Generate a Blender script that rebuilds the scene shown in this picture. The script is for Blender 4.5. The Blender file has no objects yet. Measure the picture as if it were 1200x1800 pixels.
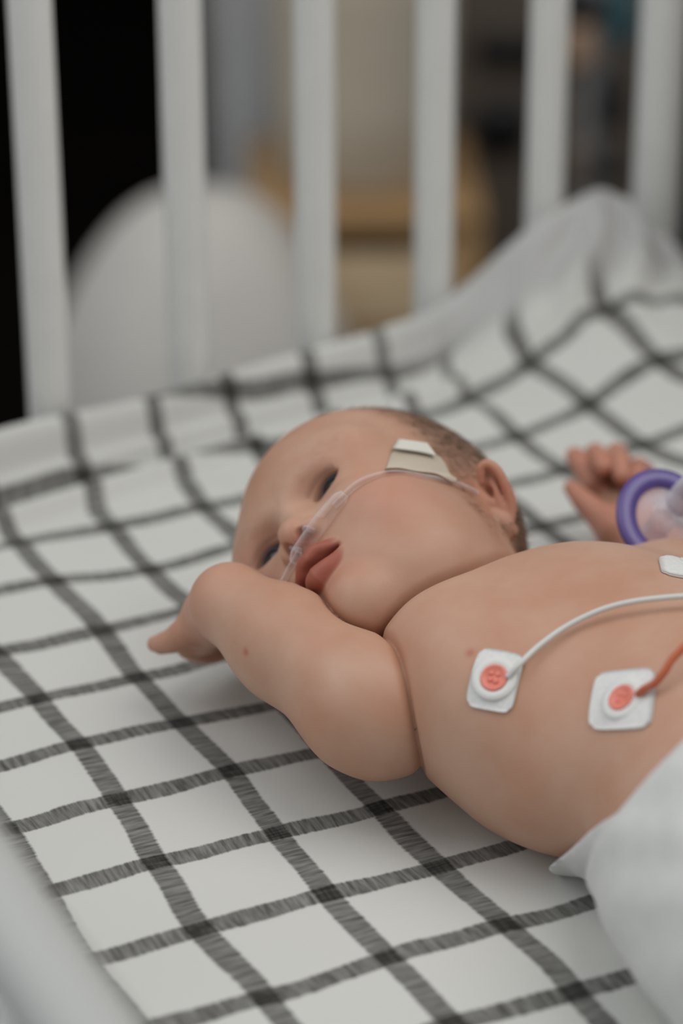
import bpy, bmesh, math, random
import numpy as np
from mathutils import Vector, Matrix

sc = bpy.context.scene
COL = sc.collection
random.seed(7)
rng = np.random.default_rng(7)
F = np.float32

# ------------------------------------------------------------------ camera
CAM_R = np.array([[0.8979404, -0.440111, -0.0023212], [-0.1915689, -0.386091, -0.9023498], [0.3962378, 0.810701, -0.4309983]])          # rows: right, down, forward
CAM_C = np.array((-0.4523, -1.0475, 0.6804))
cam = bpy.data.cameras.new('camera')
cam.sensor_fit = 'VERTICAL'
cam.sensor_height = 36.0
cam.sensor_width = 24.0
cam.lens = 100.0
cam.clip_start = 0.05
cam.clip_end = 60
camo = bpy.data.objects.new('camera', cam)
COL.objects.link(camo)
M = Matrix.Identity(4)
for i in range(3):
    M[i][0] = CAM_R[0][i]
    M[i][1] = -CAM_R[1][i]
    M[i][2] = -CAM_R[2][i]
    M[i][3] = CAM_C[i]
camo.matrix_world = M
cam.dof.use_dof = True
cam.dof.focus_distance = 1.275
cam.dof.aperture_fstop = 3.3
sc.camera = camo

# ------------------------------------------------------------------ world, lamps, exposure
w = bpy.data.worlds.new('world')
sc.world = w
w.use_nodes = True
bgn = w.node_tree.nodes['Background']
bgn.inputs['Color'].default_value = (0.95, 0.97, 1.0, 1)
bgn.inputs['Strength'].default_value = 0.385

def area(name, loc, target, size, power, color):
    l = bpy.data.lights.new(name, 'AREA')
    l.shape = 'RECTANGLE'
    l.size, l.size_y = size
    l.energy = power
    l.color = color
    o = bpy.data.objects.new(name, l)
    COL.objects.link(o)
    o.location = loc
    o.rotation_euler = (Vector(target) - Vector(loc)).to_track_quat('-Z', 'Y').to_euler()
    return o
area('window_light', (-1.3, 1.0, 2.1), (0.1, 0.0, 0.0), (1.8, 1.8), 19, (0.96, 0.98, 1.0))
area('side_window_light', (-2.1, -0.15, 1.0), (0.05, 0.0, 0.1), (0.9, 1.2), 5.0, (0.88, 0.94, 1.0))
area('ceiling_light', (0.85, -0.55, 2.1), (0.1, 0.0, 0.0), (1.8, 1.8), 24, (1.0, 0.97, 0.93))

sc.view_settings.view_transform = 'Standard'
sc.view_settings.look = 'None'
sc.view_settings.gamma = 1.0
sc.view_settings.use_curve_mapping = False
sc.view_settings.exposure = 0.0

# ------------------------------------------------------------------ materials
def mat(name, color=(0.8, 0.8, 0.8), rough=0.5, metal=0.0, **kw):
    m = bpy.data.materials.new(name)
    m.use_nodes = True
    b = m.node_tree.nodes['Principled BSDF']
    b.inputs['Base Color'].default_value = (*color, 1)
    b.inputs['Roughness'].default_value = rough
    b.inputs['Metallic'].default_value = metal
    for k, v in kw.items():
        b.inputs[k.replace('_', ' ')].default_value = v
    return m
def N(m, typ, **kw):
    n = m.node_tree.nodes.new(typ)
    for k, v in kw.items():
        if hasattr(n, k):
            setattr(n, k, v)
        else:
            n.inputs[k.replace('_', ' ')].default_value = v
    return n
def L(m, a, ao, b, bi):
    m.node_tree.links.new(a.outputs[ao], b.inputs[bi])
def bsdf(m):
    return m.node_tree.nodes['Principled BSDF']
def noisy(m, c1, c2, scale, detail=3.0, bump=0.0, dist=0.001, stretch=None):
    """two-tone noise colour plus fine bump"""
    tc = N(m, 'ShaderNodeTexCoord')
    mp = N(m, 'ShaderNodeMapping')
    if stretch: mp.inputs['Scale'].default_value = stretch
    nz = N(m, 'ShaderNodeTexNoise', Scale=scale, Detail=detail)
    L(m, tc, 'Object', mp, 'Vector'); L(m, mp, 'Vector', nz, 'Vector')
    r = N(m, 'ShaderNodeValToRGB')
    r.color_ramp.elements[0].position = 0.3; r.color_ramp.elements[1].position = 0.7
    r.color_ramp.elements[0].color = (*c1, 1); r.color_ramp.elements[1].color = (*c2, 1)
    L(m, nz, 'Fac', r, 'Fac'); L(m, r, 'Color', bsdf(m), 'Base Color')
    if bump:
        bp = N(m, 'ShaderNodeBump', Strength=bump, Distance=dist)
        L(m, nz, 'Fac', bp, 'Height'); L(m, bp, 'Normal', bsdf(m), 'Normal')
    return m

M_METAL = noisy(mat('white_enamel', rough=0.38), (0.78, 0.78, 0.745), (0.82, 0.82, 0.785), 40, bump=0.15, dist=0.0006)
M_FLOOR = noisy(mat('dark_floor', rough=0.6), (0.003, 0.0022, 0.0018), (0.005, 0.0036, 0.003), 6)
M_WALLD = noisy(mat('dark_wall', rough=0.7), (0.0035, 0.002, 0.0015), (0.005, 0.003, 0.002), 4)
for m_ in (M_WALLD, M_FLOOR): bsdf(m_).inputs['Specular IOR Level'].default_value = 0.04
M_TAUPE = noisy(mat('taupe_laminate', rough=0.5), (0.115, 0.092, 0.072), (0.14, 0.113, 0.088), 5)
M_BEIGE = noisy(mat('beige_upholstery', rough=0.85), (0.53, 0.46, 0.355), (0.58, 0.51, 0.40), 60, bump=0.2)
M_CREAM = noisy(mat('cream_fabric', rough=0.9), (0.62, 0.59, 0.54), (0.66, 0.63, 0.58), 30, bump=0.2)
M_GREYBLUE = noisy(mat('grey_blue_cloth', rough=0.9), (0.48, 0.48, 0.475), (0.58, 0.58, 0.575), 12, bump=0.3)
M_WOOD = noisy(mat('oak_wood', rough=0.45), (0.34, 0.20, 0.085), (0.45, 0.28, 0.13), 9, stretch=(1, 8, 8))
M_WOODL = noisy(mat('light_oak', rough=0.5), (0.60, 0.45, 0.28), (0.68, 0.52, 0.33), 9, stretch=(1, 8, 8))
M_BLACK = mat('black_plastic', (0.006, 0.006, 0.006), 0.45)
M_GREY = mat('grey_plastic', (0.25, 0.25, 0.25), 0.5)
M_STEEL = mat('brushed_steel', (0.35, 0.35, 0.35), 0.35, 0.6)
M_TEAL = mat('teal_plastic', (0.03, 0.10, 0.12), 0.4)
M_TAN = mat('tan_plastic', (0.40, 0.26, 0.17), 0.5)

# ------------------------------------------------------------------ object helpers
def tag(o, label=None, cat=None, group=None, kind=None):
    if label: o['label'] = label
    if cat: o['category'] = cat
    if group: o['group'] = group
    if kind: o['kind'] = kind
    return o
def empty(name, loc=(0, 0, 0), rz=0.0):
    o = bpy.data.objects.new(name, None)
    o.empty_display_size = 0.05
    o.location = loc
    o.rotation_euler = (0, 0, rz)
    COL.objects.link(o)
    return o
def mesh_obj(name, verts, faces, m=None, parent=None, smooth=True):
    me = bpy.data.meshes.new(name)
    me.from_pydata([tuple(map(float, v)) for v in verts], [], [tuple(map(int, f)) for f in faces])
    me.update()
    if smooth: me.polygons.foreach_set('use_smooth', [True] * len(me.polygons))
    if m is not None: me.materials.append(m)
    o = bpy.data.objects.new(name, me)
    COL.objects.link(o)
    if parent is not None: o.parent = parent
    return o
class MB:
    def __init__(self): self.v = []; self.f = []
    def add(self, v, f):
        n = len(self.v)
        self.v += [tuple(map(float, p)) for p in v]
        self.f += [tuple(n + i for i in q) for q in f]
        return self
    def box(self, c, s, rz=0.0, bev=0.0):
        """box with chamfered edges"""
        bm = bmesh.new()
        bmesh.ops.create_cube(bm, size=1)
        for v in bm.verts: v.co = Vector((v.co.x * s[0], v.co.y * s[1], v.co.z * s[2]))
        if bev: bmesh.ops.bevel(bm, geom=bm.edges[:], offset=bev, segments=3, profile=0.5, affect='EDGES')
        r = Matrix.Rotation(rz, 3, 'Z')
        bm.verts.index_update()
        self.add([tuple(r @ v.co + Vector(c)) for v in bm.verts], [[v.index for v in f.verts] for f in bm.faces])
        bm.free()
        return self
    def tube(self, pts, rad, n=12, cap=True, flat=None):
        P = np.array(pts, float)
        if np.isscalar(rad): rad = [rad] * len(P)
        T = np.gradient(P, axis=0)
        T /= np.linalg.norm(T, axis=1)[:, None] + 1e-12
        a = np.array([0, 0, 1.0])
        if abs(T[0] @ a) > 0.9: a = np.array([1.0, 0, 0])
        nrm = a - T[0] * (a @ T[0]); nrm /= np.linalg.norm(nrm)
        vs = []; fs = []
        for i in range(len(P)):
            nrm = nrm - T[i] * (nrm @ T[i]); nrm /= np.linalg.norm(nrm)
            b = np.cross(T[i], nrm)
            for k in range(n):
                t = 2 * math.pi * k / n
                vs.append(P[i] + rad[i] * (math.cos(t) * nrm + math.sin(t) * b))
        for i in range(len(P) - 1):
            for k in range(n):
                fs.append((i * n + k, i * n + (k + 1) % n, (i + 1) * n + (k + 1) % n, (i + 1) * n + k))
        if cap:
            fs.append(tuple(range(n - 1, -1, -1)))
            fs.append(tuple((len(P) - 1) * n + k for k in range(n)))
        return self.add(vs, fs)
    def lathe(self, prof, n=32, o=(0, 0, 0), ax=None):
        """profile [(r, h)] turned about an axis; ax = 3x3 columns (u, v, axis)"""
        A = np.eye(3) if ax is None else np.asarray(ax, float)
        o = np.asarray(o, float); vs = []; fs = []
        for r, h in prof:
            for k in range(n):
                t = 2 * math.pi * k / n
                vs.append(o + A @ np.array([r * math.cos(t), r * math.sin(t), h]))
        for i in range(len(prof) - 1):
            for k in range(n):
                fs.append((i * n + k, i * n + (k + 1) % n, (i + 1) * n + (k + 1) % n, (i + 1) * n + k))
        return self.add(vs, fs)
    def build(self, name, m, parent=None, smooth=True):
        return mesh_obj(name, self.v, self.f, m, parent, smooth)
def autosmooth(o, ang=40):
    me = o.data
    bm = bmesh.new(); bm.from_mesh(me)
    for e in bm.edges:
        if len(e.link_faces) == 2 and e.calc_face_angle() > math.radians(ang): e.smooth = False
    bm.to_mesh(me); bm.free()
    return o

# ------------------------------------------------------------------ signed distance kit (numpy) and surface nets
def V(*a): return np.array(a,F)
def smin(a,b,k):
    h=np.maximum(k-np.abs(a-b),0)/k
    return np.minimum(a,b)-h*h*(k*.25)
def smax(a,b,k): return -smin(-a,-b,k)
def ell(p,c,r,R=None):
    q=p-np.asarray(c,F)
    if R is not None: q=q@np.asarray(R,F)
    r=np.asarray(r,F)
    q=q/r
    k0=np.sqrt((q*q).sum(-1)); q/=r
    k1=np.sqrt((q*q).sum(-1))+F(1e-9)
    return k0*(k0-1)/k1
def sph(p,c,r):
    q=p-np.asarray(c,F); return np.sqrt((q*q).sum(-1))-F(r)
def cap(p,a,b,ra,rb):
    a=np.asarray(a,F);b=np.asarray(b,F);ba=b-a;pa=p-a
    h=np.clip(pa@ba/F(ba@ba),0,1)
    q=pa-h[:,None]*ba
    return np.sqrt((q*q).sum(-1))-(F(ra)+F(rb-ra)*h)
def chain(p,pts,rad,k=None):
    d=None
    for i in range(len(pts)-1):
        e=cap(p,pts[i],pts[i+1],rad[i],rad[i+1])
        d=e if d is None else (np.minimum(d,e) if k is None else smin(d,e,k))
    return d
def spline(pts,n=6):
    P=np.array(pts,float);P=np.vstack([2*P[0]-P[1],P,2*P[-1]-P[-2]]);o=[]
    for i in range(1,len(P)-2):
        for t in np.linspace(0,1,n,endpoint=False):
            a,b,c,d=P[i-1:i+3]
            o.append(.5*(2*b+(c-a)*t+(2*a-5*b+4*c-d)*t*t+(3*b-a-3*c+d)*t**3))
    o.append(P[-2]);return np.array(o)
def rot(x=0,y=0,z=0):
    x,y,z=np.radians([x,y,z])
    X=np.array([[1,0,0],[0,np.cos(x),-np.sin(x)],[0,np.sin(x),np.cos(x)]])
    Y=np.array([[np.cos(y),0,np.sin(y)],[0,1,0],[-np.sin(y),0,np.cos(y)]])
    Z=np.array([[np.cos(z),-np.sin(z),0],[np.sin(z),np.cos(z),0],[0,0,1]])
    return Z@Y@X

def grad(fn, p, e=2e-4):
    K = np.array([[1, -1, -1], [-1, -1, 1], [-1, 1, -1], [1, 1, 1]], F)
    g = sum(k * fn(p + F(e) * k)[:, None] for k in K)
    return g / (4 * e)
def project(fn, p, it=3, off=0.0):
    """move points onto the surface fn = off; returns points and normals"""
    p = np.asarray(p, F).copy()
    for _ in range(it):
        g = grad(fn, p); n2 = (g * g).sum(1)[:, None] + 1e-9
        p -= np.clip((fn(p)[:, None] - off) * g / n2, -0.01, 0.01).astype(F)
    g = grad(fn, p)
    return p, g / (np.linalg.norm(g, axis=1)[:, None] + 1e-9)
def surface_nets(fn, lo, hi, h, it=2):
    B = 8
    lo = np.array(lo, float)
    nb = np.ceil((np.array(hi) - lo) / (h * B)).astype(int)
    I = np.stack(np.meshgrid(*[np.arange(k) for k in nb], indexing='ij'), -1).reshape(-1, 3)
    ctr = (lo + (I + .5) * B * h).astype(F)
    d = np.concatenate([fn(c) for c in np.array_split(ctr, max(1, len(ctr) // 40000))])
    I = I[np.abs(d) < h * B * 1.25]
    dims = nb * B + 1
    off = np.stack(np.meshgrid(*[np.arange(B + 1)] * 3, indexing='ij'), -1).reshape(-1, 3)
    ids = []; pos = []; quads = []
    cid = lambda c: (c[..., 0].astype(np.int64) * dims[1] + c[..., 1]) * dims[2] + c[..., 2]
    cor = off[np.all(off < 2, axis=1)]
    for blk in np.array_split(I, max(1, len(I) // 60)):
        g = blk[:, None, :] * B + off[None]
        v = fn((lo + g.reshape(-1, 3) * h).astype(F)).reshape(len(blk), B + 1, B + 1, B + 1)
        cells = [v[:, a:a + B, b:b + B, c:c + B] for a, b, c in cor]
        st = np.stack(cells, -1)
        mix = (st < 0).any(-1) & (st >= 0).any(-1)
        bi, x, y, z = np.nonzero(mix)
        if len(bi):
            vv = st[bi, x, y, z]
            acc = np.zeros((len(bi), 3)); cnt = np.zeros(len(bi))
            for i in range(8):
                for j in range(i + 1, 8):
                    if abs(cor[i] - cor[j]).sum() != 1: continue
                    a, b = vv[:, i], vv[:, j]
                    s = (a < 0) != (b < 0)
                    t = np.where(s, a / np.where(s, a - b, 1), 0)
                    acc += s[:, None] * (cor[i] + t[:, None] * (cor[j] - cor[i])); cnt += s
            c = blk[bi] * B + np.stack([x, y, z], -1)
            ids.append(cid(c)); pos.append(lo + (c + acc / cnt[:, None]) * h)
        for ax in range(3):
            o1 = [0, 0, 0]; o1[ax] = 1
            a = v[:, :B, :B, :B]; b = v[:, o1[0]:o1[0] + B, o1[1]:o1[1] + B, o1[2]:o1[2] + B]
            s = (a < 0) != (b < 0)
            bi, x, y, z = np.nonzero(s)
            if not len(bi): continue
            c = blk[bi] * B + np.stack([x, y, z], -1)
            u = np.eye(3, dtype=int)[(ax + 1) % 3]; w_ = np.eye(3, dtype=int)[(ax + 2) % 3]
            q = np.stack([cid(c), cid(c - u), cid(c - u - w_), cid(c - w_)], -1)
            fl = a[bi, x, y, z] >= 0
            q[fl] = q[fl][:, ::-1]
            quads.append(q)
    ids = np.concatenate(ids); pos = np.concatenate(pos); quads = np.concatenate(quads)
    o = np.argsort(ids); ids = ids[o]; pos = pos[o]
    k = np.clip(np.searchsorted(ids, quads), 0, len(ids) - 1)
    ok = (ids[k] == quads).all(1)
    k = k[ok]
    p = pos.astype(F)
    for _ in range(it):
        pp = []
        for c in np.array_split(p, max(1, len(p) // 20000)):
            g = grad(fn, c); n2 = (g * g).sum(1)[:, None] + 1e-6
            pp.append(c - np.clip(fn(c)[:, None] * g / n2, -h * .6, h * .6).astype(F))
        p = np.concatenate(pp)
    return p, k
def fast_mesh(name, p, quads, m, parent=None):
    me = bpy.data.meshes.new(name)
    me.vertices.add(len(p)); me.vertices.foreach_set('co', p.astype(F).ravel())
    me.loops.add(len(quads) * 4); me.loops.foreach_set('vertex_index', quads.astype(np.int32).ravel())
    me.polygons.add(len(quads)); me.polygons.foreach_set('loop_start', np.arange(0, len(quads) * 4, 4, dtype=np.int32))
    me.polygons.foreach_set('loop_total', np.full(len(quads), 4, np.int32))
    me.update(calc_edges=True); me.validate()
    me.polygons.foreach_set('use_smooth', np.ones(len(me.polygons), bool))
    me.materials.append(m)
    o = bpy.data.objects.new(name, me); COL.objects.link(o)
    if parent is not None: o.parent = parent
    return o

# ------------------------------------------------------------------ the room
def quad_box(name, c, s, m, rz=0.0):
    o = MB().box(c, s, rz).build(name, m, None, False)
    o['kind'] = 'structure'
    return o
FLOOR_Z = -0.78
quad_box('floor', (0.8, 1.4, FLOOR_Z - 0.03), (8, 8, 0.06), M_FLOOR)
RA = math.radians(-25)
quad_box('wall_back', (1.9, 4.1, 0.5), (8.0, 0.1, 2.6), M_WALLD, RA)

# ------------------------------------------------------------------ crib
CR = math.radians(9.0)
U = np.array([math.cos(CR), math.sin(CR), 0]); Vv = np.array([-math.sin(CR), math.cos(CR), 0])
P0 = np.array([0.058, 0.38, 0.0])                    # foot of the first headboard bar
def crib(s, w_, z): return P0 + s * U + w_ * Vv + np.array([0, 0, z])
cr = empty('crib', (0.058, 0.38, FLOOR_Z))
tag(cr, 'white enamelled metal hospital crib with upright bars around the checked mattress', 'crib')
def cpart(mb, name, m=M_METAL):
    o = mb.build(name, m)
    o.parent = cr
    o.matrix_parent_inverse = Matrix.Translation(-cr.location)
    return o
BAR_S = [-0.188, -0.094, 0.0005, 0.0955, 0.187, 0.276, 0.3635]
bar_me = None
for s in BAR_S:
    if bar_me is None:
        o = cpart(MB().tube([(0, 0, z) for z in np.linspace(-0.14, 0.62, 8)], 0.0122, 20), 'bar'); bar_me = o.data
    else:
        o = bpy.data.objects.new('bar', bar_me); COL.objects.link(o); o.parent = cr; o.matrix_parent_inverse = Matrix.Translation(-cr.location)
    o.location = crib(s, 0, 0)
cpart(MB().tube([crib(s, 0, 0.63) for s in np.linspace(-0.276, 0.4575, 12)], 0.016, 16), 'head_rail')
cpart(MB().tube([crib(s, 0, -0.15) for s in np.linspace(-0.276, 0.4575, 12)], 0.014, 16), 'base_rail')
for s in (0.4575, -0.276):
    cpart(MB().tube([crib(s, 0, z) for z in np.linspace(FLOOR_Z + 0.002, 0.66, 12)], 0.0155, 20), 'corner_post')
for s in (0.4575, -0.08):
    cpart(MB().tube([crib(s, -1.28, z) for z in np.linspace(FLOOR_Z + 0.002, 0.60, 12)], 0.0155, 20), 'corner_post')
# grey side panel that closes the crib beyond the far corner
M_PANEL = mat('grey_side_panel', (0.19, 0.18, 0.17), 0.5)
pm = MB()
a_, b_ = crib(0.4825, 0.012, -0.12), crib(0.4815, -1.26, -0.12)
c_ = (a_ + b_) / 2
pm.box((c_[0], c_[1], 0.10), (0.014, 1.272, 0.5), CR, 0.004)
autosmooth(cpart(pm, 'side_panel', M_PANEL))
# near long side, lowered: a top tube and its uprights
LX = -0.2105
M_RAIL = mat('shaded_enamel_rail', (0.47, 0.475, 0.455), 0.55)  # crib enamel again, with the weaker light on this rail painted in darker
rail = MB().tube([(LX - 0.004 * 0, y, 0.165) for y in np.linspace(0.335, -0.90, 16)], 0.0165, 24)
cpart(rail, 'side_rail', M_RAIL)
cpart(MB().tube([(LX, y, -0.15) for y in np.linspace(0.335, -0.90, 16)], 0.014, 16), 'lower_side_rail')
side_me = None
for y in np.arange(0.25, -0.88, -0.0945):
    if side_me is None:
        o = cpart(MB().tube([(0, 0, z) for z in np.linspace(-0.15, 0.165, 4)], 0.010, 14), 'side_bar'); side_me = o.data
    else:
        o = bpy.data.objects.new('side_bar', side_me); COL.objects.link(o); o.parent = cr; o.matrix_parent_inverse = Matrix.Translation(-cr.location)
    o.location = (LX, y, 0)

# ------------------------------------------------------------------ fitted sheet over the mattress
CELL = 0.055
S1 = 0.440
W0, W1 = -1.2, -0.016
def gs(x, c, s): return np.exp(-((x - c) / s) ** 2)
def sstep(x, a, b):
    t = np.clip((x - a) / (b - a), 0, 1); return t * t * (3 - 2 * t)
def lump(x, y, seed, lam):
    r = np.random.default_rng(seed); z = 0
    for i in range(6):
        a = r.uniform(0, 6.28); k = 6.28 / (lam * r.uniform(.7, 1.5))
        z = z + np.sin((x * math.cos(a) + y * math.sin(a)) * k + r.uniform(0, 6.28)) / 6
    return z
def sheet_z(s, w_):
    d = W1 - w_                                   # distance from the head edge
    e = S1 - s                                    # distance from the far side edge
    z = 0.0012 * lump(s, w_, 3, .12) * sstep(d, 0, .1)
    wob = 1 + .18 * lump(s, d * .2, 5, .16)
    roll = 0.030 + 0.034 * sstep(s, .25, .35) - .03 * sstep(s, .39, .44)   # the roll climbs towards the corner
    z = z + roll * gs(d, .004, .017 + .02 * sstep(s, .24, .34)) * wob
    z = z + (-.0065 * gs(d, .0165 + .002 * lump(s, 0, 31, .2), .0042) + .004 * gs(d, .0245, .005)) * (1 - sstep(s, .2, .28))
    z = z - .004 * gs(d, .031 + .004 * lump(s, 0, 11, .3), .008) * (1 - sstep(s, .22, .3))
    z = z + .0075 * wob * gs(d, .047 + .006 * lump(s, 0, 12, .35), .009) * (1 - .6 * sstep(s, .22, .32))
    z = z - .002 * gs(d, .066 + .005 * lump(s, 0, 13, .3), .008)
    z = z + .028 * sstep(s, .25, .36) * sstep(.13 - d, -.08, .10) * sstep(d, .01, .05) * (1 - .8 * sstep(s, .385, .44))
    z = z + .020 * sstep(s, .20, .40) - .012 * sstep(s, .40, .44)
    z = z + .010 * gs(e, .012, .016) * wob
    # gathered folds in the raised corner
    z = z + .007 * np.sin((s * .8 + d * .6) * 190 + 3 * lump(s, d, 17, .1)) * sstep(s, .28, .37) * sstep(.11 - d, 0, .07) * sstep(d, 0.005, .02)
    return z
CTRL = [(-0.108, -0.002, 0.03, -0.04), (-0.059, -0.168, -0.07, -0.05), (-0.061, -0.112, -0.11, -0.04), (-0.058, -0.054, -0.05, 0.02), (-0.051, 0.007, 0.06, 0.12), (-0.049, 0.059, 0.10, 0.07), (-0.052, 0.108, 0.06, -0.04), (0.006, -0.217, 0.10, 0.06), (0.001, -0.164, 0.01, 0.02), (-0.002, -0.110, -0.04, -0.01), (-0.000, -0.052, -0.01, 0.05), (0.004, 0.007, 0.08, 0.13), (0.001, 0.053, 0.03, -0.05), (-0.001, 0.105, -0.02, -0.09), (-0.000, 0.160, -0.00, -0.08), (-0.001, 0.225, -0.01, 0.10), (-0.002, 0.278, -0.03, 0.05), (0.061, -0.219, 0.10, 0.02), (0.055, -0.166, -0.01, -0.02), (0.052, -0.113, -0.05, -0.05), (0.051, -0.059, -0.07, -0.07), (0.050, -0.001, -0.10, -0.02), (0.052, 0.049, -0.05, -0.11), (0.050, 0.213, -0.09, -0.13), (0.053, 0.273, -0.04, -0.04), (0.061, 0.343, 0.11, 0.23), (0.108, 0.271, -0.04, -0.08), (0.114, 0.335, 0.07, 0.09), (0.263, 0.168, -0.22, 0.06), (0.309, 0.226, -0.38, 0.11), (0.356, 0.226, -0.52, 0.11), (0.307, 0.275, -0.42, -0.01), (0.355, 0.279, -0.55, 0.08), (0.406, 0.295, -0.61, 0.35), (0.348, 0.346, -0.67, 0.30), (0.406, 0.354, -0.61, 0.43)]                                     # (x, y, shift u, shift v): how the weave is pulled out of square
CT = np.array(CTRL)
def weave(x, y):
    sx = np.zeros_like(x); sy = np.zeros_like(x); sw = np.full_like(x, .25)
    for cx, cy, du, dv in CT:
        k = np.exp(-((x - cx) ** 2 + (y - cy) ** 2) / (.034 ** 2))
        sx += k * du; sy += k * dv; sw += k
    return sx / sw, sy / sw
NS, NW = 300, 470
ww = W1 - (np.linspace(0, 1, NW) ** 1.35) * (W1 - W0)
S0w = (-.189 - P0[0] - ww * Vv[0]) / U[0]           # the near long edge keeps clear of the side rail
SS = S0w[None, :] + np.linspace(0, 1, NS)[:, None] * (S1 - S0w)[None, :]
WW = np.tile(ww, (NS, 1))
ZZ = sheet_z(SS, WW)
XY = P0[None, None, :] + SS[..., None] * U + WW[..., None] * Vv
# arc length along w so the print follows the rolls
dz = np.diff(ZZ, axis=1); dw = np.diff(WW, axis=1)
extra = np.sqrt(dz ** 2 + dw ** 2) - np.abs(dw)
arc = np.concatenate([np.zeros((NS, 1)), np.cumsum(extra[:, ::-1], axis=1)], 1)[:, ::-1]
fx = XY[..., 0] + arc * Vv[0] * 0.8; fy = XY[..., 1] + arc * Vv[1] * 0.8
wu, wv = weave(XY[..., 0], XY[..., 1])
uu = fx / CELL - wu + .06 * lump(XY[..., 0], XY[..., 1], 21, .13) + .025 * lump(XY[..., 0], XY[..., 1], 23, .05); vvv = fy / CELL - wv + .06 * lump(XY[..., 0], XY[..., 1], 22, .13) + .025 * lump(XY[..., 0], XY[..., 1], 24, .05)
top = np.concatenate([XY[..., :2], ZZ[..., None]], -1)
# skirt: the sheet turns down over the four sides
verts = [top.reshape(-1, 3)]; uvs = [np.stack([uu, vvv], -1).reshape(-1, 2)]; faces = []
idx = np.arange(NS * NW).reshape(NS, NW)
a = idx[:-1, :-1].ravel(); b = idx[1:, :-1].ravel(); c = idx[1:, 1:].ravel(); d_ = idx[:-1, 1:].ravel()
faces.append(np.stack([a, d_, c, b], -1))
ring = np.concatenate([idx[:, 0], idx[-1, 1:], idx[-2::-1, -1], idx[0, -2:0:-1]])
rp = verts[0][ring]; ru = uvs[0][ring]
outd = np.concatenate([np.tile(Vv, (NS, 1)), np.tile(U, (NW - 1, 1)), np.tile(-Vv, (NS - 1, 1)), np.tile(-U, (NW - 2, 1))])
prev = ring; base_n = NS * NW; nr = len(ring)
for k, (o_, dn) in enumerate([(.003, .003), (.005, .010), (.006, .025), (.006, .06), (.005, .10), (.002, .125), (-.012, .132)]):
    q = rp + outd * o_; q[:, 2] = np.maximum(rp[:, 2] - dn, -.135) if dn < .1 else -.01 - dn
    verts.append(q); uvs.append(ru + outd[:, :2] * (dn + o_) / CELL)
    cur = np.arange(base_n + k * nr, base_n + (k + 1) * nr)
    n1 = np.roll(prev, -1); n2 = np.roll(cur, -1)
    faces.append(np.stack([prev, n1, n2, cur], -1)[:, ::-1])
    prev = cur
verts.append(np.array([crib(.1, (W0 + W1) / 2, -.142)])); uvs.append(np.zeros((1, 2)))
SV = np.concatenate(verts); SU = np.concatenate(uvs); SF = np.concatenate(faces)
me = bpy.data.meshes.new('fitted_sheet')
lastring = prev; cen = len(SV) - 1
fl = [tuple(map(int, f)) for f in SF] + [(int(lastring[i]), int(cen), int(lastring[(i + 1) % nr])) for i in range(nr)]
me.from_pydata(SV.tolist(), [], fl); me.update()
me.polygons.foreach_set('use_smooth', [True] * len(me.polygons))
uvl = me.uv_layers.new(name='weave')
li = np.zeros(len(me.loops), np.int32); me.loops.foreach_get('vertex_index', li)
uvl.data.foreach_set('uv', SU[li].astype(F).ravel())
ms = mat('checked_cotton', rough=0.85)
bsdf(ms).inputs['Specular IOR Level'].default_value = 0.15
uvn = N(ms, 'ShaderNodeUVMap', uv_map='weave')
def line_mask(axis):
    """brushed stripe across one direction of the print: returns (mask, darkness) sockets"""
    sep = N(ms, 'ShaderNodeSeparateXYZ'); L(ms, uvn, 'UV', sep, 'Vector')
    e1 = N(ms, 'ShaderNodeTexNoise', Scale=9.0, Detail=2.0); L(ms, uvn, 'UV', e1, 'Vector')
    # short hatch strokes run across the stripe: noise that is fine along it, coarse across it
    mp = N(ms, 'ShaderNodeMapping')
    mp.inputs['Scale'].default_value = (3.0, 26.0, 1) if axis == 'X' else (26.0, 3.0, 1)
    mp.inputs['Rotation'].default_value = (0, 0, 0.25 if axis == 'X' else 0.12)
    st = N(ms, 'ShaderNodeTexNoise', Scale=1.0, Detail=2.5, Roughness=0.6); L(ms, uvn, 'UV', mp, 'Vector'); L(ms, mp, 'Vector', st, 'Vector')
    add = N(ms, 'ShaderNodeMath', operation='ADD'); L(ms, sep, axis, add, 0); add.inputs[1].default_value = 0.5
    fr = N(ms, 'ShaderNodeMath', operation='FRACT'); L(ms, add, 0, fr, 0)
    sb = N(ms, 'ShaderNodeMath', operation='SUBTRACT'); L(ms, fr, 0, sb, 0); sb.inputs[1].default_value = 0.5
    ab = N(ms, 'ShaderNodeMath', operation='ABSOLUTE'); L(ms, sb, 0, ab, 0)
    # ragged edge
    j = N(ms, 'ShaderNodeMath', operation='MULTIPLY_ADD'); L(ms, st, 'Fac', j, 0); j.inputs[1].default_value = 0.03; L(ms, ab, 0, j, 2)
    j2 = N(ms, 'ShaderNodeMath', operation='MULTIPLY_ADD'); L(ms, e1, 'Fac', j2, 0); j2.inputs[1].default_value = 0.02; L(ms, j, 0, j2, 2)
    mr = N(ms, 'ShaderNodeMapRange'); L(ms, j2, 0, mr, 'Value')
    mr.inputs['From Min'].default_value = 0.137; mr.inputs['From Max'].default_value = 0.112
    dk = N(ms, 'ShaderNodeMapRange'); L(ms, st, 'Fac', dk, 'Value')
    dk.inputs['From Min'].default_value = 0.25; dk.inputs['From Max'].default_value = 0.68
    dk.inputs['To Min'].default_value = 0.98; dk.inputs['To Max'].default_value = 0.62
    mu = N(ms, 'ShaderNodeMath', operation='MULTIPLY'); L(ms, mr, 'Result', mu, 0); L(ms, dk, 'Result', mu, 1)
    return mu
mx_, my_ = line_mask('X'), line_mask('Y')
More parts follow.
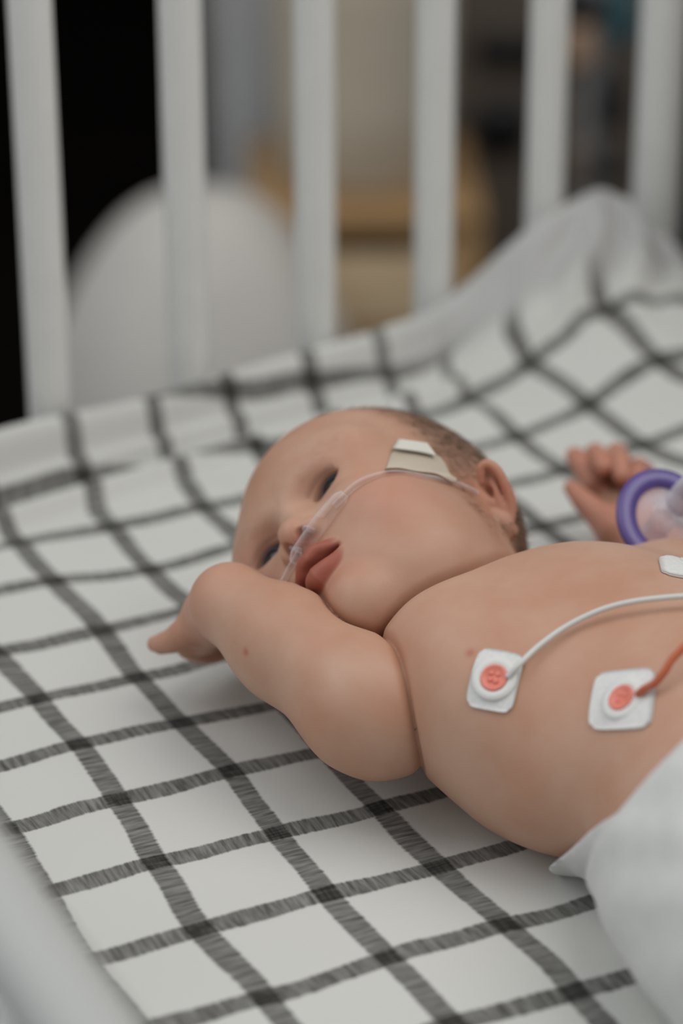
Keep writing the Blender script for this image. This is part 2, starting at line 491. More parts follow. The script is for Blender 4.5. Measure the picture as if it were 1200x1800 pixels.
# two printed layers multiply where they cross
c1 = N(ms, 'ShaderNodeMix', data_type='RGBA'); c1.inputs['A'].default_value = (0.63, 0.632, 0.598, 1); c1.inputs['B'].default_value = (0.046, 0.044, 0.038, 1)
L(ms, mx_, 0, c1, 'Factor')
c2 = N(ms, 'ShaderNodeMix', data_type='RGBA'); c2.inputs['A'].default_value = (1, 1, 1, 1); c2.inputs['B'].default_value = (0.060, 0.057, 0.050, 1)
L(ms, my_, 0, c2, 'Factor')
cm = N(ms, 'ShaderNodeMix', data_type='RGBA', blend_type='MULTIPLY'); cm.inputs['Factor'].default_value = 1.0
L(ms, c1, 'Result', cm, 'A'); L(ms, c2, 'Result', cm, 'B')
L(ms, cm, 'Result', bsdf(ms), 'Base Color')
tcx = N(ms, 'ShaderNodeTexCoord'); fnz = N(ms, 'ShaderNodeTexNoise', Scale=900.0, Detail=1.0); L(ms, tcx, 'Object', fnz, 'Vector')
fb = N(ms, 'ShaderNodeBump', Strength=0.12, Distance=0.0004); L(ms, fnz, 'Fac', fb, 'Height'); L(ms, fb, 'Normal', bsdf(ms), 'Normal')
hem = me.attributes.new('hem', 'FLOAT', 'POINT')
hs, hd_ = SS.ravel(), (W1 - WW).ravel()
hv = sstep(hs, .205, .27) * (1 - sstep(hd_, .016 + .030 * sstep(hs, .25, .38), .030 + .036 * sstep(hs, .25, .38)))
hem.data.foreach_set('value', np.concatenate([hv, np.tile(hv[ring], 7), [0.0]]).astype(F))
ha = N(ms, 'ShaderNodeAttribute', attribute_name='hem')
hx = N(ms, 'ShaderNodeMix', data_type='RGBA'); hx.inputs['B'].default_value = (0.50, 0.50, 0.49, 1)
L(ms, ha, 'Fac', hx, 'Factor'); L(ms, cm, 'Result', hx, 'A'); L(ms, hx, 'Result', bsdf(ms), 'Base Color')
me.materials.append(ms)
so = bpy.data.objects.new('fitted_sheet', me); COL.objects.link(so)
tag(so, 'white fitted sheet with black brushed grid print stretched over the crib mattress', 'bed sheet')

# ------------------------------------------------------------------ the baby
HR = np.array([[-0.560696, -0.812201, 0.161091], [0.240962, 0.026079, 0.970184], [-0.792185, 0.582795, 0.181087]], F); HT = np.array((0.1018, 0.0451, 0.0670), F); HS = .0113
def to_local(p): return (p-HT)@HR/F(HS)
def from_local(q): return np.asarray(q,F)@HR.T*F(HS)+HT
EA = dict(plate=(5.4940, -2.0128, -0.3737),
  helix=[(5.5734, -1.1921, -0.0987), (5.8032, -1.0337, 0.0509), (6.0177, -0.9213, 0.1612), (6.2040, -0.9305, 0.1697), (6.3391, -1.0195, 0.1074), (6.3900, -1.1838, -0.0251), (6.3744, -1.3876, -0.1986), (6.2951, -1.5883, -0.3814), (6.1647, -1.8015, -0.5798), (5.9979, -2.0384, -0.7919), (5.7914, -2.2700, -1.0093), (5.5370, -2.4619, -1.2214), (5.2633, -2.6416, -1.4327)],
  anti=[(5.8818, -1.5282, -0.0986), (5.7352, -1.6602, -0.3780), (5.5920, -1.8040, -0.6430), (5.4650, -1.9813, -0.8679), (5.3303, -2.1748, -1.0718), (5.1606, -2.3756, -1.2630), (4.9797, -2.5808, -1.4474)],
  canal=(5.3341, -1.5711, -0.4670),
  tragus=[(5.1569, -1.3136, -0.4125), (5.1750, -1.4699, -0.5848), (5.1904, -1.6382, -0.7454), (5.1973, -1.8425, -0.8706), (5.2013, -2.0587, -0.9841)],
  lobe=[(4.9389, -1.8906, -0.9709), (4.9708, -2.0950, -1.2042), (4.9880, -2.3138, -1.4251), (4.9614, -2.5754, -1.6086), (4.9202, -2.8514, -1.7796)])
EAR_R = np.array([[-0.869, -0.3755, -0.3146], [0.4893, -0.6725, -0.5519], [-0.0043, -0.6335, 0.7723]])
EYE_C=(2.05,3.6,.2); EYE_R=.98; EYE_O=(1.98,.27)
def head_local(q):
    d=ell(q,(0,-1.2,2.3),(5.75,6.7,5.9))
    d=smin(d,ell(q,(0,.6,-1.6),(4.7,4.3,4.6)),2.0)
    m=q*V(1,1,1); m[:,0]=np.abs(q[:,0])          # mirrored
    d=smin(d,sph(m,(2.7,2.4,-2.6),2.3),1.2)      # cheeks
    d=smin(d,ell(m,(1.9,.7,-3.6),(3.3,2.9,2.6)),1.2)      # jowls
    d=smin(d,ell(q,(-.1,3.55,-3.5),(2.3,1.3,1.5)),1.0)   # muzzle
    d=smin(d,sph(q,(-.6,3.75,-5.6),1.22),.45)          # chin
    d=smin(d,ell(q,(-.3,1.3,-5.1),(4.1,3.0,2.1)),1.6) # double chin
    d=smin(d,ell(m,(2.0,3.9,1.6),(2.0,.7,.9)),1.8)  # brow
    # eye sockets + lids
    d=smax(d,-ell(m,(1.7,5.3,.15),(1.0,.9,.6)),.8)
    d=smin(d,sph(m,(EYE_C[0],EYE_C[1],EYE_C[2]),1.06),.35)
    d=smin(d,ell(m,(2.5,3.7,-1.0),(1.3,.95,.62)),.5)  # lower lid pad
    # eye opening
    s=np.sqrt((m[:,0]-1.98)**2+(m[:,2]+.62)**2)-1.27
    t=np.sqrt((m[:,0]-1.98)**2+(m[:,2]-1.16)**2)-1.25
    al=np.maximum(np.maximum(s,t),3.4-m[:,1])
    d=smax(d,-al,.12)
    # nose
    qn=q+V(.12,0,0); mn=qn*V(1,1,1); mn[:,0]=np.abs(qn[:,0])
    d=smin(d,cap(qn,(0,4.35,.1),(0,5.42,-1.45),.42,.68),.55)
    d=smin(d,sph(mn,(.74,5.1,-1.68),.46),.3)
    d=smax(d,-ell(mn,(.46,5.50,-2.1),(.27,.40,.36)),.12)
    # lips
    ql=q+V(.12,0,0); ml=ql*V(1,1,1); ml[:,0]=np.abs(ql[:,0])
    up=spline([(0,5.12,-3.02),(.45,5.12,-2.95),(1.05,4.82,-3.15),(1.8,4.15,-3.5)],7)
    lo=spline([(0,5.0,-4.12),(.6,4.93,-4.07),(1.2,4.62,-3.87),(1.75,4.15,-3.57)],7)
    d=smin(d,chain(ml,up,np.linspace(.38,.12,len(up))),.25)
    d=smin(d,chain(ml,lo,np.linspace(.5,.12,len(lo))),.25)
    d=smax(d,-ell(q,(-.12,4.9,-3.52),(1.35,1.3,.23)),.12)
    # ears (mirrored)
    ear=ell(m,EA['plate'],(.72,1.4,.22),EAR_R)
    ear=smin(ear,chain(m,EA['helix'],[.16,.19,.2,.2,.2,.2,.2,.2,.2,.19,.18,.17,.17]),.15)
    ear=smin(ear,chain(m,EA['anti'],[.12,.17,.18,.18,.18,.16,.13]),.2)
    ear=smax(ear,-ell(m,EA['canal'],(.3,.3,.3)),.12)
    ear=smin(ear,chain(m,EA['tragus'],[.2,.2,.17,.14,.12]),.15)
    ear=smin(ear,chain(m,EA['lobe'],[.1,.22,.26,.27,.2]),.15)
    d=smin(d,ear,.22)
    return d
def lip_dist(q):
    ql=q+V(.12,0,0); ml=ql*V(1,1,1); ml[:,0]=np.abs(ql[:,0])
    up=spline([(0,5.12,-3.02),(.45,5.12,-2.95),(1.05,4.82,-3.15),(1.8,4.15,-3.5)],7)
    lo=spline([(0,5.0,-4.12),(.6,4.93,-4.07),(1.2,4.62,-3.87),(1.75,4.15,-3.57)],7)
    a=chain(ml,up,np.linspace(.40,.14,len(up))); b=chain(ml,lo,np.linspace(.52,.14,len(lo)))
    return np.minimum(np.minimum(a,b),ell(q,(-.12,4.6,-3.5),(1.5,.9,.35)))
def f_head(p): return head_local(to_local(p))*F(HS)
def near(p,c,r,fn):
    """evaluate fn only inside a sphere; outside it return the distance to the sphere (a safe lower bound)"""
    q=p-np.asarray(c,F); d=np.sqrt((q*q).sum(-1))-F(r)
    k=d<.012
    out=d+F(.0)
    if k.any(): out[k]=np.minimum(fn(p[k]),1.0)
    return out
def fold(a,b,k,depth,wid):
    # union of two bodies pressed together, with a skin fold along the seam
    return smin(a,b,k)+F(depth)*np.exp(-((a-b)/F(wid))**2)
def f_torso(p):
    d=ell(p,(.148,-.085,.056),(.077,.085,.058))
    d=smin(d,ell(p,(.167,-.19,.058),(.077,.10,.062)),.04)
    d=smin(d,ell(p,(.154,-.272,.052),(.084,.088,.057)),.04)
    d=smin(d,ell(p,(.108,-.10,.045),(.045,.060,.042)),.03)
    d=smin(d,ell(p,(.088,-.088,.066),(.034,.042,.034)),.02)
    d=smin(d,sph(p,(.225,-.03,.05),.033),.04)
    d=smin(d,sph(p,(.09,-.05,.06),.03),.04)
    return d
def f_neck(p): return cap(p,(.125,-.02,.05),(.112,.02,.06),.038,.04)
AR=[(.085,-.06,.05),(0.0493, -0.0611, 0.0520),(0.0440, -0.0546, 0.0550),(0.0296, -0.0041, 0.0650),(0.0186, 0.0342, 0.0700)]
def f_arm_r(p):
    return chain(p,AR,[.028,.0265,.0275,.0245,.0187],.012)
def f_hand_r(p):
    d=chain(p,[AR[-1],(0.0216, 0.0567, 0.0540)],[.0187,.0140],.01)
    d=smin(d,chain(p,[(0.0210, 0.0566, 0.0560),(0.0204, 0.0655, 0.0440),(0.0207, 0.0734, 0.0340)],[.0135,.0115,.0095]),.008)
    # thumb
    d=smin(d,chain(p,[(0.0168, 0.0621, 0.0520),(0.0098, 0.0643, 0.0440),(0.0046, 0.0720, 0.0360),(0.0012, 0.0782, 0.0320),(-0.0009, 0.0812, 0.0310)],[.0095,.0080,.0062,.0052,.0040]),.004)
    # curled fingers
    for q in [[(0.0158, 0.0730, 0.0400), (0.0147, 0.0765, 0.0280), (0.0206, 0.0793, 0.0240), (0.0264, 0.0801, 0.0260)],
              [(0.0220, 0.0780, 0.0340), (0.0208, 0.0814, 0.0220), (0.0267, 0.0841, 0.0180), (0.0326, 0.0849, 0.0200)],
              [(0.0280, 0.0806, 0.0320), (0.0267, 0.0839, 0.0200), (0.0327, 0.0866, 0.0160), (0.0386, 0.0874, 0.0180)],
              [(0.0343, 0.0827, 0.0320), (0.0331, 0.0860, 0.0200), (0.0391, 0.0887, 0.0160), (0.0451, 0.0895, 0.0180)]]:
        d=smin(d,chain(p,q,[.0064,.0062,.0056,.0048]),.0018)
    return d
def f_arm_l(p):
    d=chain(p,[(.225,-.03,.045),(.262,.0,.035),(0.2722, 0.0803, 0.0260),(0.2789, 0.1060, 0.0300)],[.03,.024,.017,.014],.012)
    return d
def f_hand_l(p):
    d=ell(p,(0.2871, 0.1167, 0.0260),(.015,.020,.010))
    d=smin(d,chain(p,[(0.2820, 0.1272, 0.0280),(0.2926, 0.1283, 0.0280),(0.3105, 0.1339, 0.0260)],[.0085,.0085,.0075]),.006)
    d=smin(d,chain(p,[(0.2593, 0.0826, 0.0360),(0.2568, 0.0975, 0.0380),(0.2541, 0.1096, 0.0420),(0.2533, 0.1202, 0.0450)],[.0115,.0075,.0060,.0042]),.005)
    for q in [[(0.2790, 0.1224, 0.0300), (0.2705, 0.1267, 0.0420), (0.2694, 0.1371, 0.0480), (0.2742, 0.1519, 0.0460)],
              [(0.2882, 0.1258, 0.0300), (0.2811, 0.1353, 0.0450), (0.2803, 0.1415, 0.0510), (0.2736, 0.1252, 0.0560), (0.2690, 0.1145, 0.0560)],
              [(0.2983, 0.1272, 0.0300), (0.2907, 0.1313, 0.0460), (0.2899, 0.1351, 0.0520), (0.2775, 0.1110, 0.0590), (0.2726, 0.1016, 0.0560)],
              [(0.3110, 0.1338, 0.0280), (0.3065, 0.1331, 0.0380), (0.2974, 0.1248, 0.0460), (0.2840, 0.1056, 0.0520), (0.2807, 0.0978, 0.0500)]]:
        d=smin(d,chain(p,q,[.0066,.0061,.0057,.0054,.0047]),.0016)
    return d
def f_legs(p):
    d=chain(p,[(.115,-.31,.05),(.085,-.385,.085),(.125,-.43,.035),(.145,-.435,.02)],[.046,.034,.024,.014],.02)
    return smin(d,chain(p,[(.205,-.31,.05),(.245,-.385,.085),(.205,-.43,.035),(.185,-.435,.02)],[.046,.034,.024,.014],.02),.01)
def f_torso_s(p):
    return smin(f_torso(p),f_legs(p),.02)
def f_all(p):
    d=near(p,(.10,.045,.072),.125,f_head)
    d=smin(d,f_neck(p),.02)
    d=fold(d,near(p,(.16,-.20,.05),.30,f_torso_s),.0012,.0028,.0022)
    a=near(p,(.04,.0,.06),.13,lambda x:smin(f_arm_r(x),f_hand_r(x),.004))
    d=fold(d,a,.0016,.0024,.0020)
    b=near(p,(.26,.07,.04),.125,lambda x:smin(f_arm_l(x),f_hand_l(x),.008))
    return smin(d,b,.006)
DF_P=V(.0905,-.1892,.0498); DF_Q=V(.1088,-.2132,.096)
def f_diaper_front(p):
    # front panel: everything hipward of a slanting waist line
    n=V(.35,-.80,-.45)*1.0; n=n/np.linalg.norm(n)
    w=(p-DF_P)@n-F(.0045)
    t=f_torso_s(p)
    puff=F(.0125)+F(.0012)*np.sin(p[:,0]*150+p[:,2]*90)*np.sin(p[:,1]*110+p[:,2]*60)
    d=smax(t-puff,-w,.006)
    d=smax(d,-((p-DF_P)@V(0,-.995,.10)),.006)
    d=smax(d,p[:,1]*-1-.375,.01)
    return smax(d,-(p[:,2]+.006),.004)
def f_diaper_back(p):
    n=V(-.11,-.70,-.70); n=n/np.linalg.norm(n)
    w=(p-V(.078,-.156,.02))@n
    t=f_torso_s(p)
    d=smax(t-F(.0065)-F(.0007)*np.sin(p[:,1]*260+p[:,2]*120),-w,.0025)
    d=smax(d,p[:,1]*-1-.36,.01)
    return smax(d,-(p[:,2]+.006),.004)

CAN_O = (0.0537, 0.0208, 0.1031)
CAN_THICK = [(0.0716, 0.0209, 0.1214), (0.0660, 0.0208, 0.1162), (0.0601, 0.0208, 0.1105), (0.0537, 0.0208, 0.1031), (0.0482, 0.0211, 0.0963), (0.0455, 0.0216, 0.0913)]
CAN_THIN = [[(0.0660, 0.0208, 0.1162), (0.0756, 0.0206, 0.1239), (0.0825, 0.0198, 0.1269), (0.0896, 0.0191, 0.1280), (0.0974, 0.0171, 0.1281), (0.1084, 0.0152, 0.1249), (0.1244, 0.0199, 0.1173), (0.1340, 0.0205, 0.1121), (0.1416, 0.0214, 0.1066)], [(0.0482, 0.0211, 0.0963), (0.0434, 0.0242, 0.0850), (0.0393, 0.0231, 0.0784), (0.0428, 0.0293, 0.0669), (0.0460, 0.0339, 0.0518), (0.0520, 0.0404, 0.0366)]]
CAN_PRONG = [[(0.0559, 0.0208, 0.1057), (0.0522, 0.0225, 0.1073), (0.0537, 0.0259, 0.1035)], [(0.0487, 0.0211, 0.0969), (0.0471, 0.0261, 0.0969), (0.0478, 0.0284, 0.0953)]]
TAPE_PTS = [(0.1063, 0.0409, 0.1289), (0.1303, 0.0374, 0.1213), (0.1280, 0.0184, 0.1136), (0.0902, 0.0187, 0.1275)]
FLAP_PTS = [(0.1119, 0.0467, 0.1295), (0.1259, 0.0443, 0.1253), (0.1250, 0.0343, 0.1222), (0.1045, 0.0392, 0.1285)]
SPOTS = [((0.0047, -0.0140, 0.0713), .0016), ((0.0720, -0.1006, 0.0966), .0020)]
PAC_C = (0.2333, 0.0001, 0.0830)
PAC_N = (-0.0948, -0.6796, 0.8376)


BB_LO, BB_HI = (-0.05, -0.46, -0.012), (0.33, 0.20, 0.165)
bp_, bq_ = surface_nets(f_all, BB_LO, BB_HI, .0009)

# skin tint: R blush, G lips, B scalp fuzz (true colours of the skin, not shading)
def skin_attr(p):
    q = to_local(p.astype(F)); m = np.abs(q[:, 0])
    fh = f_head(p.astype(F)); onhead = np.clip(1 - np.abs(fh) / .004, 0, 1)
    ch = np.exp(-(((m - 3.4) / 1.7) ** 2 + ((q[:, 2] + 2.6) / 1.7) ** 2 + ((q[:, 1] - 3.2) / 2.2) ** 2))
    nose = np.exp(-((q[:, 0] / .8) ** 2 + ((q[:, 1] - 5.9) / .9) ** 2 + ((q[:, 2] + 1.8) / .7) ** 2))
    chin = np.exp(-(((q[:, 0] + .5) / 1.4) ** 2 + ((q[:, 1] - 4.4) / 1.2) ** 2 + ((q[:, 2] + 5.2) / 1.0) ** 2))
    ear = np.exp(-(((m - 6.0) / 1.0) ** 2 + ((q[:, 1] + 1.6) / 1.4) ** 2 + ((q[:, 2] + 1.1) / 1.9) ** 2))
    brow = np.exp(-(((m - 2.2) / 1.6) ** 2 + ((q[:, 2] - .9) / .5) ** 2 + ((q[:, 1] - 4.6) / 1.0) ** 2))
    blush = np.clip(.85 * ch + .35 * nose + .55 * chin + 1.0 * ear + .35 * brow, 0, 1) * onhead
    # palms, fingers and folds are pinker
    hl = np.clip(1 - f_hand_l(p.astype(F)) / .006, 0, 1); hr = np.clip(1 - f_hand_r(p.astype(F)) / .006, 0, 1)
    blush = np.maximum(blush, np.maximum(hl * .95, hr * .35))
    for c_, r_ in SPOTS: blush = np.maximum(blush, np.exp(-(((p - np.array(c_)) / r_) ** 2).sum(1)))
    dl = lip_dist(q)
    lips = np.clip(1 - dl / .16, 0, 1) * onhead
    lips = lips * lips * (3 - 2 * lips)
    nost = np.exp(-(((m - .36) / .24) ** 2 + ((q[:, 1] - 5.25) / .5) ** 2 + ((q[:, 2] + 2.15) / .32) ** 2))
    lips = np.maximum(lips, 1.0 * nost * onhead)
    hair = sstep(-q[:, 1] * .75 + q[:, 2] * .28, -1.3, .7) * sstep(q[:, 2], -4.8, -2.0) * onhead
    hair = hair * (1 - np.clip(ear * 2.2, 0, 1))
    for c_, r_ in SPOTS: lips = np.maximum(lips, .55 * np.exp(-(((p - np.array(c_)) / r_) ** 2).sum(1)))
    return np.stack([blush, lips, hair, np.ones(len(p))], -1)

baby = empty('baby', (0.14, -0.08, 0.0))
tag(baby, 'baby in a white diaper lying on the checked sheet, face turned, one arm raised', 'person')
def bpart(o):
    o.parent = baby
    o.matrix_parent_inverse = Matrix.Translation(-Vector((0.14, -0.08, 0.0)))
    return o
msk = mat('skin', rough=0.48)
bs = bsdf(msk)
bs.inputs['Subsurface Weight'].default_value = 0.22
bs.inputs['Subsurface Radius'].default_value = (1.0, 0.36, 0.20)
bs.inputs['Subsurface Scale'].default_value = 0.0028
bs.inputs['Specular IOR Level'].default_value = 0.38
at = N(msk, 'ShaderNodeAttribute', attribute_name='tint')
sp = N(msk, 'ShaderNodeSeparateColor'); L(msk, at, 'Color', sp, 'Color')
tc = N(msk, 'ShaderNodeTexCoord')
n1 = N(msk, 'ShaderNodeTexNoise', Scale=26.0, Detail=3.5); L(msk, tc, 'Object', n1, 'Vector')
rp1 = N(msk, 'ShaderNodeValToRGB')
rp1.color_ramp.elements[0].position = .32; rp1.color_ramp.elements[1].position = .70
rp1.color_ramp.elements[0].color = (0.555, 0.345, 0.248, 1); rp1.color_ramp.elements[1].color = (0.50, 0.262, 0.170, 1)
L(msk, n1, 'Fac', rp1, 'Fac')
def mixc(prev, pout, fac, fout, col, amt=1.0):
    mlt = N(msk, 'ShaderNodeMath', operation='MULTIPLY'); L(msk, fac, fout, mlt, 0); mlt.inputs[1].default_value = amt
    mm = N(msk, 'ShaderNodeMix', data_type='RGBA'); mm.inputs['B'].default_value = (*col, 1)
    L(msk, mlt, 0, mm, 'Factor'); L(msk, prev, pout, mm, 'A')
    return mm
k1 = mixc(rp1, 'Color', sp, 'Red', (0.52, 0.215, 0.145), .8)
k2 = mixc(k1, 'Result', sp, 'Green', (0.36, 0.10, 0.065), .95)
n2 = N(msk, 'ShaderNodeTexNoise', Scale=260.0, Detail=2.0); L(msk, tc, 'Object', n2, 'Vector')
mr2 = N(msk, 'ShaderNodeMapRange'); L(msk, n2, 'Fac', mr2, 'Value'); mr2.inputs['From Min'].default_value = .3; mr2.inputs['From Max'].default_value = .7; mr2.inputs['To Min'].default_value = .55; mr2.inputs['To Max'].default_value = 1
hm = N(msk, 'ShaderNodeMath', operation='MULTIPLY'); L(msk, sp, 'Blue', hm, 0); L(msk, mr2, 'Result', hm, 1)
k3 = mixc(k2, 'Result', hm, 0, (0.085, 0.046, 0.025), .92)
L(msk, k3, 'Result', bs, 'Base Color')
bmp = N(msk, 'ShaderNodeBump', Strength=0.10, Distance=0.0005)
n3 = N(msk, 'ShaderNodeTexNoise', Scale=700.0, Detail=2.0); L(msk, tc, 'Object', n3, 'Vector'); L(msk, n3, 'Fac', bmp, 'Height'); L(msk, bmp, 'Normal', bs, 'Normal')
body = bpart(fast_mesh('body', bp_, bq_, msk))
att = body.data.color_attributes.new('tint', 'FLOAT_COLOR', 'POINT')
co = np.zeros(len(body.data.vertices) * 3, F); body.data.vertices.foreach_get('co', co)
tint = np.concatenate([skin_attr(c_) for c_ in np.array_split(co.reshape(-1, 3), 12)])
att.data.foreach_set('color', tint.astype(F).ravel())

# eyes
M_SCL = mat('sclera', (0.42, 0.45, 0.50), 0.10); M_IRIS = noisy(mat('iris', rough=0.04), (0.03, 0.048, 0.075), (0.06, 0.09, 0.13), 900)
M_PUP = mat('pupil', (0.004, 0.004, 0.005), 0.05)
gaze = np.array([-.10, .86, -.30]); gaze /= np.linalg.norm(gaze)
for sx in (-1, 1):
    c = np.array([sx * EYE_C[0], EYE_C[1], EYE_C[2]])
    z = gaze; x = np.cross([0, 0, 1.0], z); x /= np.linalg.norm(x); y = np.cross(z, x)
    vs = []; fs = []; mi = []; n = 32; rings = 24
    for i in range(rings + 1):
        t = math.pi * i / rings * .999 + .0005
        r = EYE_R + .05 * math.exp(-(t / .5) ** 2)
        for k in range(n):
            f_ = 2 * math.pi * k / n
            vs.append(from_local(c + r * (math.sin(t) * (math.cos(f_) * x + math.sin(f_) * y) + math.cos(t) * z)))
    for i in range(rings):
        for k in range(n):
            fs.append((i * n + k, (i + 1) * n + k, (i + 1) * n + (k + 1) % n, i * n + (k + 1) % n))
            mi.append(2 if i < 4 else (1 if i < 7 else 0))
    eo = bpart(mesh_obj('eye', vs, fs, M_SCL))
    eo.data.materials.append(M_IRIS); eo.data.materials.append(M_PUP)
    eo.data.polygons.foreach_set('material_index', mi)
    eo['label'] = 'dark blue eye'

# short downy hair on the scalp, brows and lashes: fine tapered blades
def blades(name, roots, dirs, lens, wid, m, label, bend=.35):
    vs = []; fs = []
    for p, d, l, nrm in zip(roots, dirs, lens, bend_n):
        s_ = np.cross(d, nrm); s_ /= np.linalg.norm(s_) + 1e-9
        a = p; b = p + d * l * .55 + nrm * l * .10; c = p + d * l + nrm * l * .02
        k = len(vs)
        vs += [a - s_ * wid, a + s_ * wid, b - s_ * wid * .7, b + s_ * wid * .7, c]
        fs += [(k, k + 1, k + 3, k + 2), (k + 2, k + 3, k + 4)]
    o = bpart(mesh_obj(name, vs, fs, m))
    o['kind'] = 'stuff'; o['label'] = label
    return o
M_HAIR = mat('downy_hair', (0.10, 0.058, 0.034), 0.7)
bsdf(M_HAIR).inputs['Specular IOR Level'].default_value = 0.15
hw = tint[:, 2]
cand = np.nonzero(hw > .12)[0]
pick = rng.choice(cand, size=min(9000, len(cand)), replace=False, p=hw[cand] / hw[cand].sum())
hp, hn = project(f_all, co.reshape(-1, 3)[pick], 1)
fl_ = from_local(np.array([0, -1, -.5])) - from_local(np.zeros(3)); fl_ /= np.linalg.norm(fl_)
hd = fl_[None] + rng.normal(size=hp.shape) * .28
hd = hd - hn * (hd * hn).sum(1)[:, None] + hn * .18; hd /= np.linalg.norm(hd, axis=1)[:, None]
bend_n = hn
blades('hair', hp - hn * .0003, hd, rng.uniform(.003, .007, len(hp)), .00016, M_HAIR, 'short downy brown hair')
M_BROW = mat('fair_brow_hair', (0.36, 0.21, 0.13), 0.5)
for sx in (-1, 1):
    t = rng.uniform(0, 1, 150)
    q = np.stack([sx * (1.1 + 2.2 * t), 4.9 - .9 * t ** 2, 1.35 + .28 * np.sin(t * 2.6) + rng.normal(size=150) * .20], -1)
    rp_, rn_ = project(f_head, from_local(q), 5)
    dd = from_local(np.array([sx * 1.0, -.3, .15])) - from_local(np.zeros(3)); dd = dd / np.linalg.norm(dd) + rng.normal(size=rp_.shape) * .2
    dd = dd - rn_ * (dd * rn_).sum(1)[:, None] + rn_ * .12; dd /= np.linalg.norm(dd, axis=1)[:, None]
    bend_n = rn_
    blades('eyebrow', rp_, dd, rng.uniform(.002, .0035, 150), .000025, M_BROW, 'faint fair eyebrow')
    # lashes on the upper lid edge
    t = np.linspace(-.85, .85, 26)
    q = np.stack([sx * (EYE_O[0] + .95 * t), np.full(26, 4.75), EYE_O[1] + .30 * (1 - t ** 2) + .02], -1)
    rp_, rn_ = project(f_head, from_local(q), 5)
    dd = np.stack([from_local(np.array([sx * .5 * tt, .75, .45])) - from_local(np.zeros(3)) for tt in t]); dd /= np.linalg.norm(dd, axis=1)[:, None]
    bend_n = np.cross(dd, from_local(np.array([1., 0, 0])) - from_local(np.zeros(3))); bend_n /= np.linalg.norm(bend_n, axis=1)[:, None]
    blades('eyelashes', rp_, dd, np.full(26, .0035), .00009, M_BLACK, 'short dark eyelashes')

# diaper: back panel with a side tab, thicker front panel with a waist edge
M_DIA = noisy(mat('diaper_fleece', rough=0.9), (0.60, 0.605, 0.585), (0.645, 0.65, 0.63), 90, bump=0.5, dist=0.0012)
bsdf(M_DIA).inputs['Sheen Weight'].default_value = 0.2
for nm, fn, lab in (('diaper', f_diaper_front, 'white disposable diaper with a puffed front'), ('diaper_tab', f_diaper_back, 'white stretch side tab of the diaper')):
    dp, dq = surface_nets(fn, (0.03, -0.42, -0.008), (0.30, -0.13, 0.16), 0.0016)
    o = bpart(fast_mesh(nm, dp, dq, M_DIA)); o['label'] = lab
    if nm == 'diaper_tab':
        o.parent = bpy.data.objects['diaper']; o.matrix_parent_inverse = Matrix.Identity(4)

# ------------------------------------------------------------------ things on the baby
def skin_grid(corners, n, off, fn, thick, shape=None):
    """thin patch that lies on the skin: corners TL, TR, BR, BL; returns verts, faces of a closed sheet"""
    TL, TR, BR, BL = [np.array(c, float) for c in corners]
    U_, V_ = np.meshgrid(np.linspace(0, 1, n), np.linspace(0, 1, n), indexing='ij')
    u, v = U_.ravel()[:, None], V_.ravel()[:, None]
    if shape is not None: u, v = shape(u, v)
    P = TL * (1 - u) * (1 - v) + TR * u * (1 - v) + BR * u * v + BL * (1 - u) * v
    p, nn = project(fn, P, 5, 0.0)
    if callable(off): off = off(p)[:, None]
    p = p + nn * off
    top = p + nn * thick; bot = p
    idx = np.arange(n * n).reshape(n, n)
    a, b, c, d = idx[:-1, :-1].ravel(), idx[1:, :-1].ravel(), idx[1:, 1:].ravel(), idx[:-1, 1:].ravel()
    fs = list(map(tuple, np.stack([a, b, c, d], -1))) + list(map(tuple, np.stack([d, c, b, a], -1) + n * n))
    ring = np.concatenate([idx[:, 0], idx[-1, 1:], idx[-2::-1, -1], idx[0, -2:0:-1]])
    r2 = np.roll(ring, -1)
    fs += list(map(tuple, np.stack([ring, r2, r2 + n * n, ring + n * n], -1)))
    return np.concatenate([bot, top]), fs
def round_sq(rad):
    """square grid pulled in at the corners"""
    def f(u, v):
        x, y = 2 * u - 1, 2 * v - 1
        k = 1 - rad * (np.abs(x) ** 6) * (np.abs(y) ** 6)
        return (x * k + 1) / 2, (y * k + 1) / 2
    return f
def frame_from(n, xdir):
    n = n / np.linalg.norm(n); x = xdir - n * (xdir @ n); x /= np.linalg.norm(x)
    return np.stack([x, np.cross(n, x), n], 1)
M_FOAM = noisy(mat('white_cloth_pad', rough=0.9), (0.68, 0.68, 0.66), (0.76, 0.76, 0.74), 500, bump=0.4, dist=0.0004)
M_DISC = mat('white_vinyl', (0.74, 0.74, 0.71), 0.45)
M_BTN = noisy(mat('coral_gel_button', rough=0.4), (0.76, 0.22, 0.155), (0.82, 0.26, 0.19), 300)
M_WIREW = mat('white_lead', (0.66, 0.67, 0.64), 0.4); M_WIREO = mat('orange_lead', (0.50, 0.12, 0.05), 0.4)
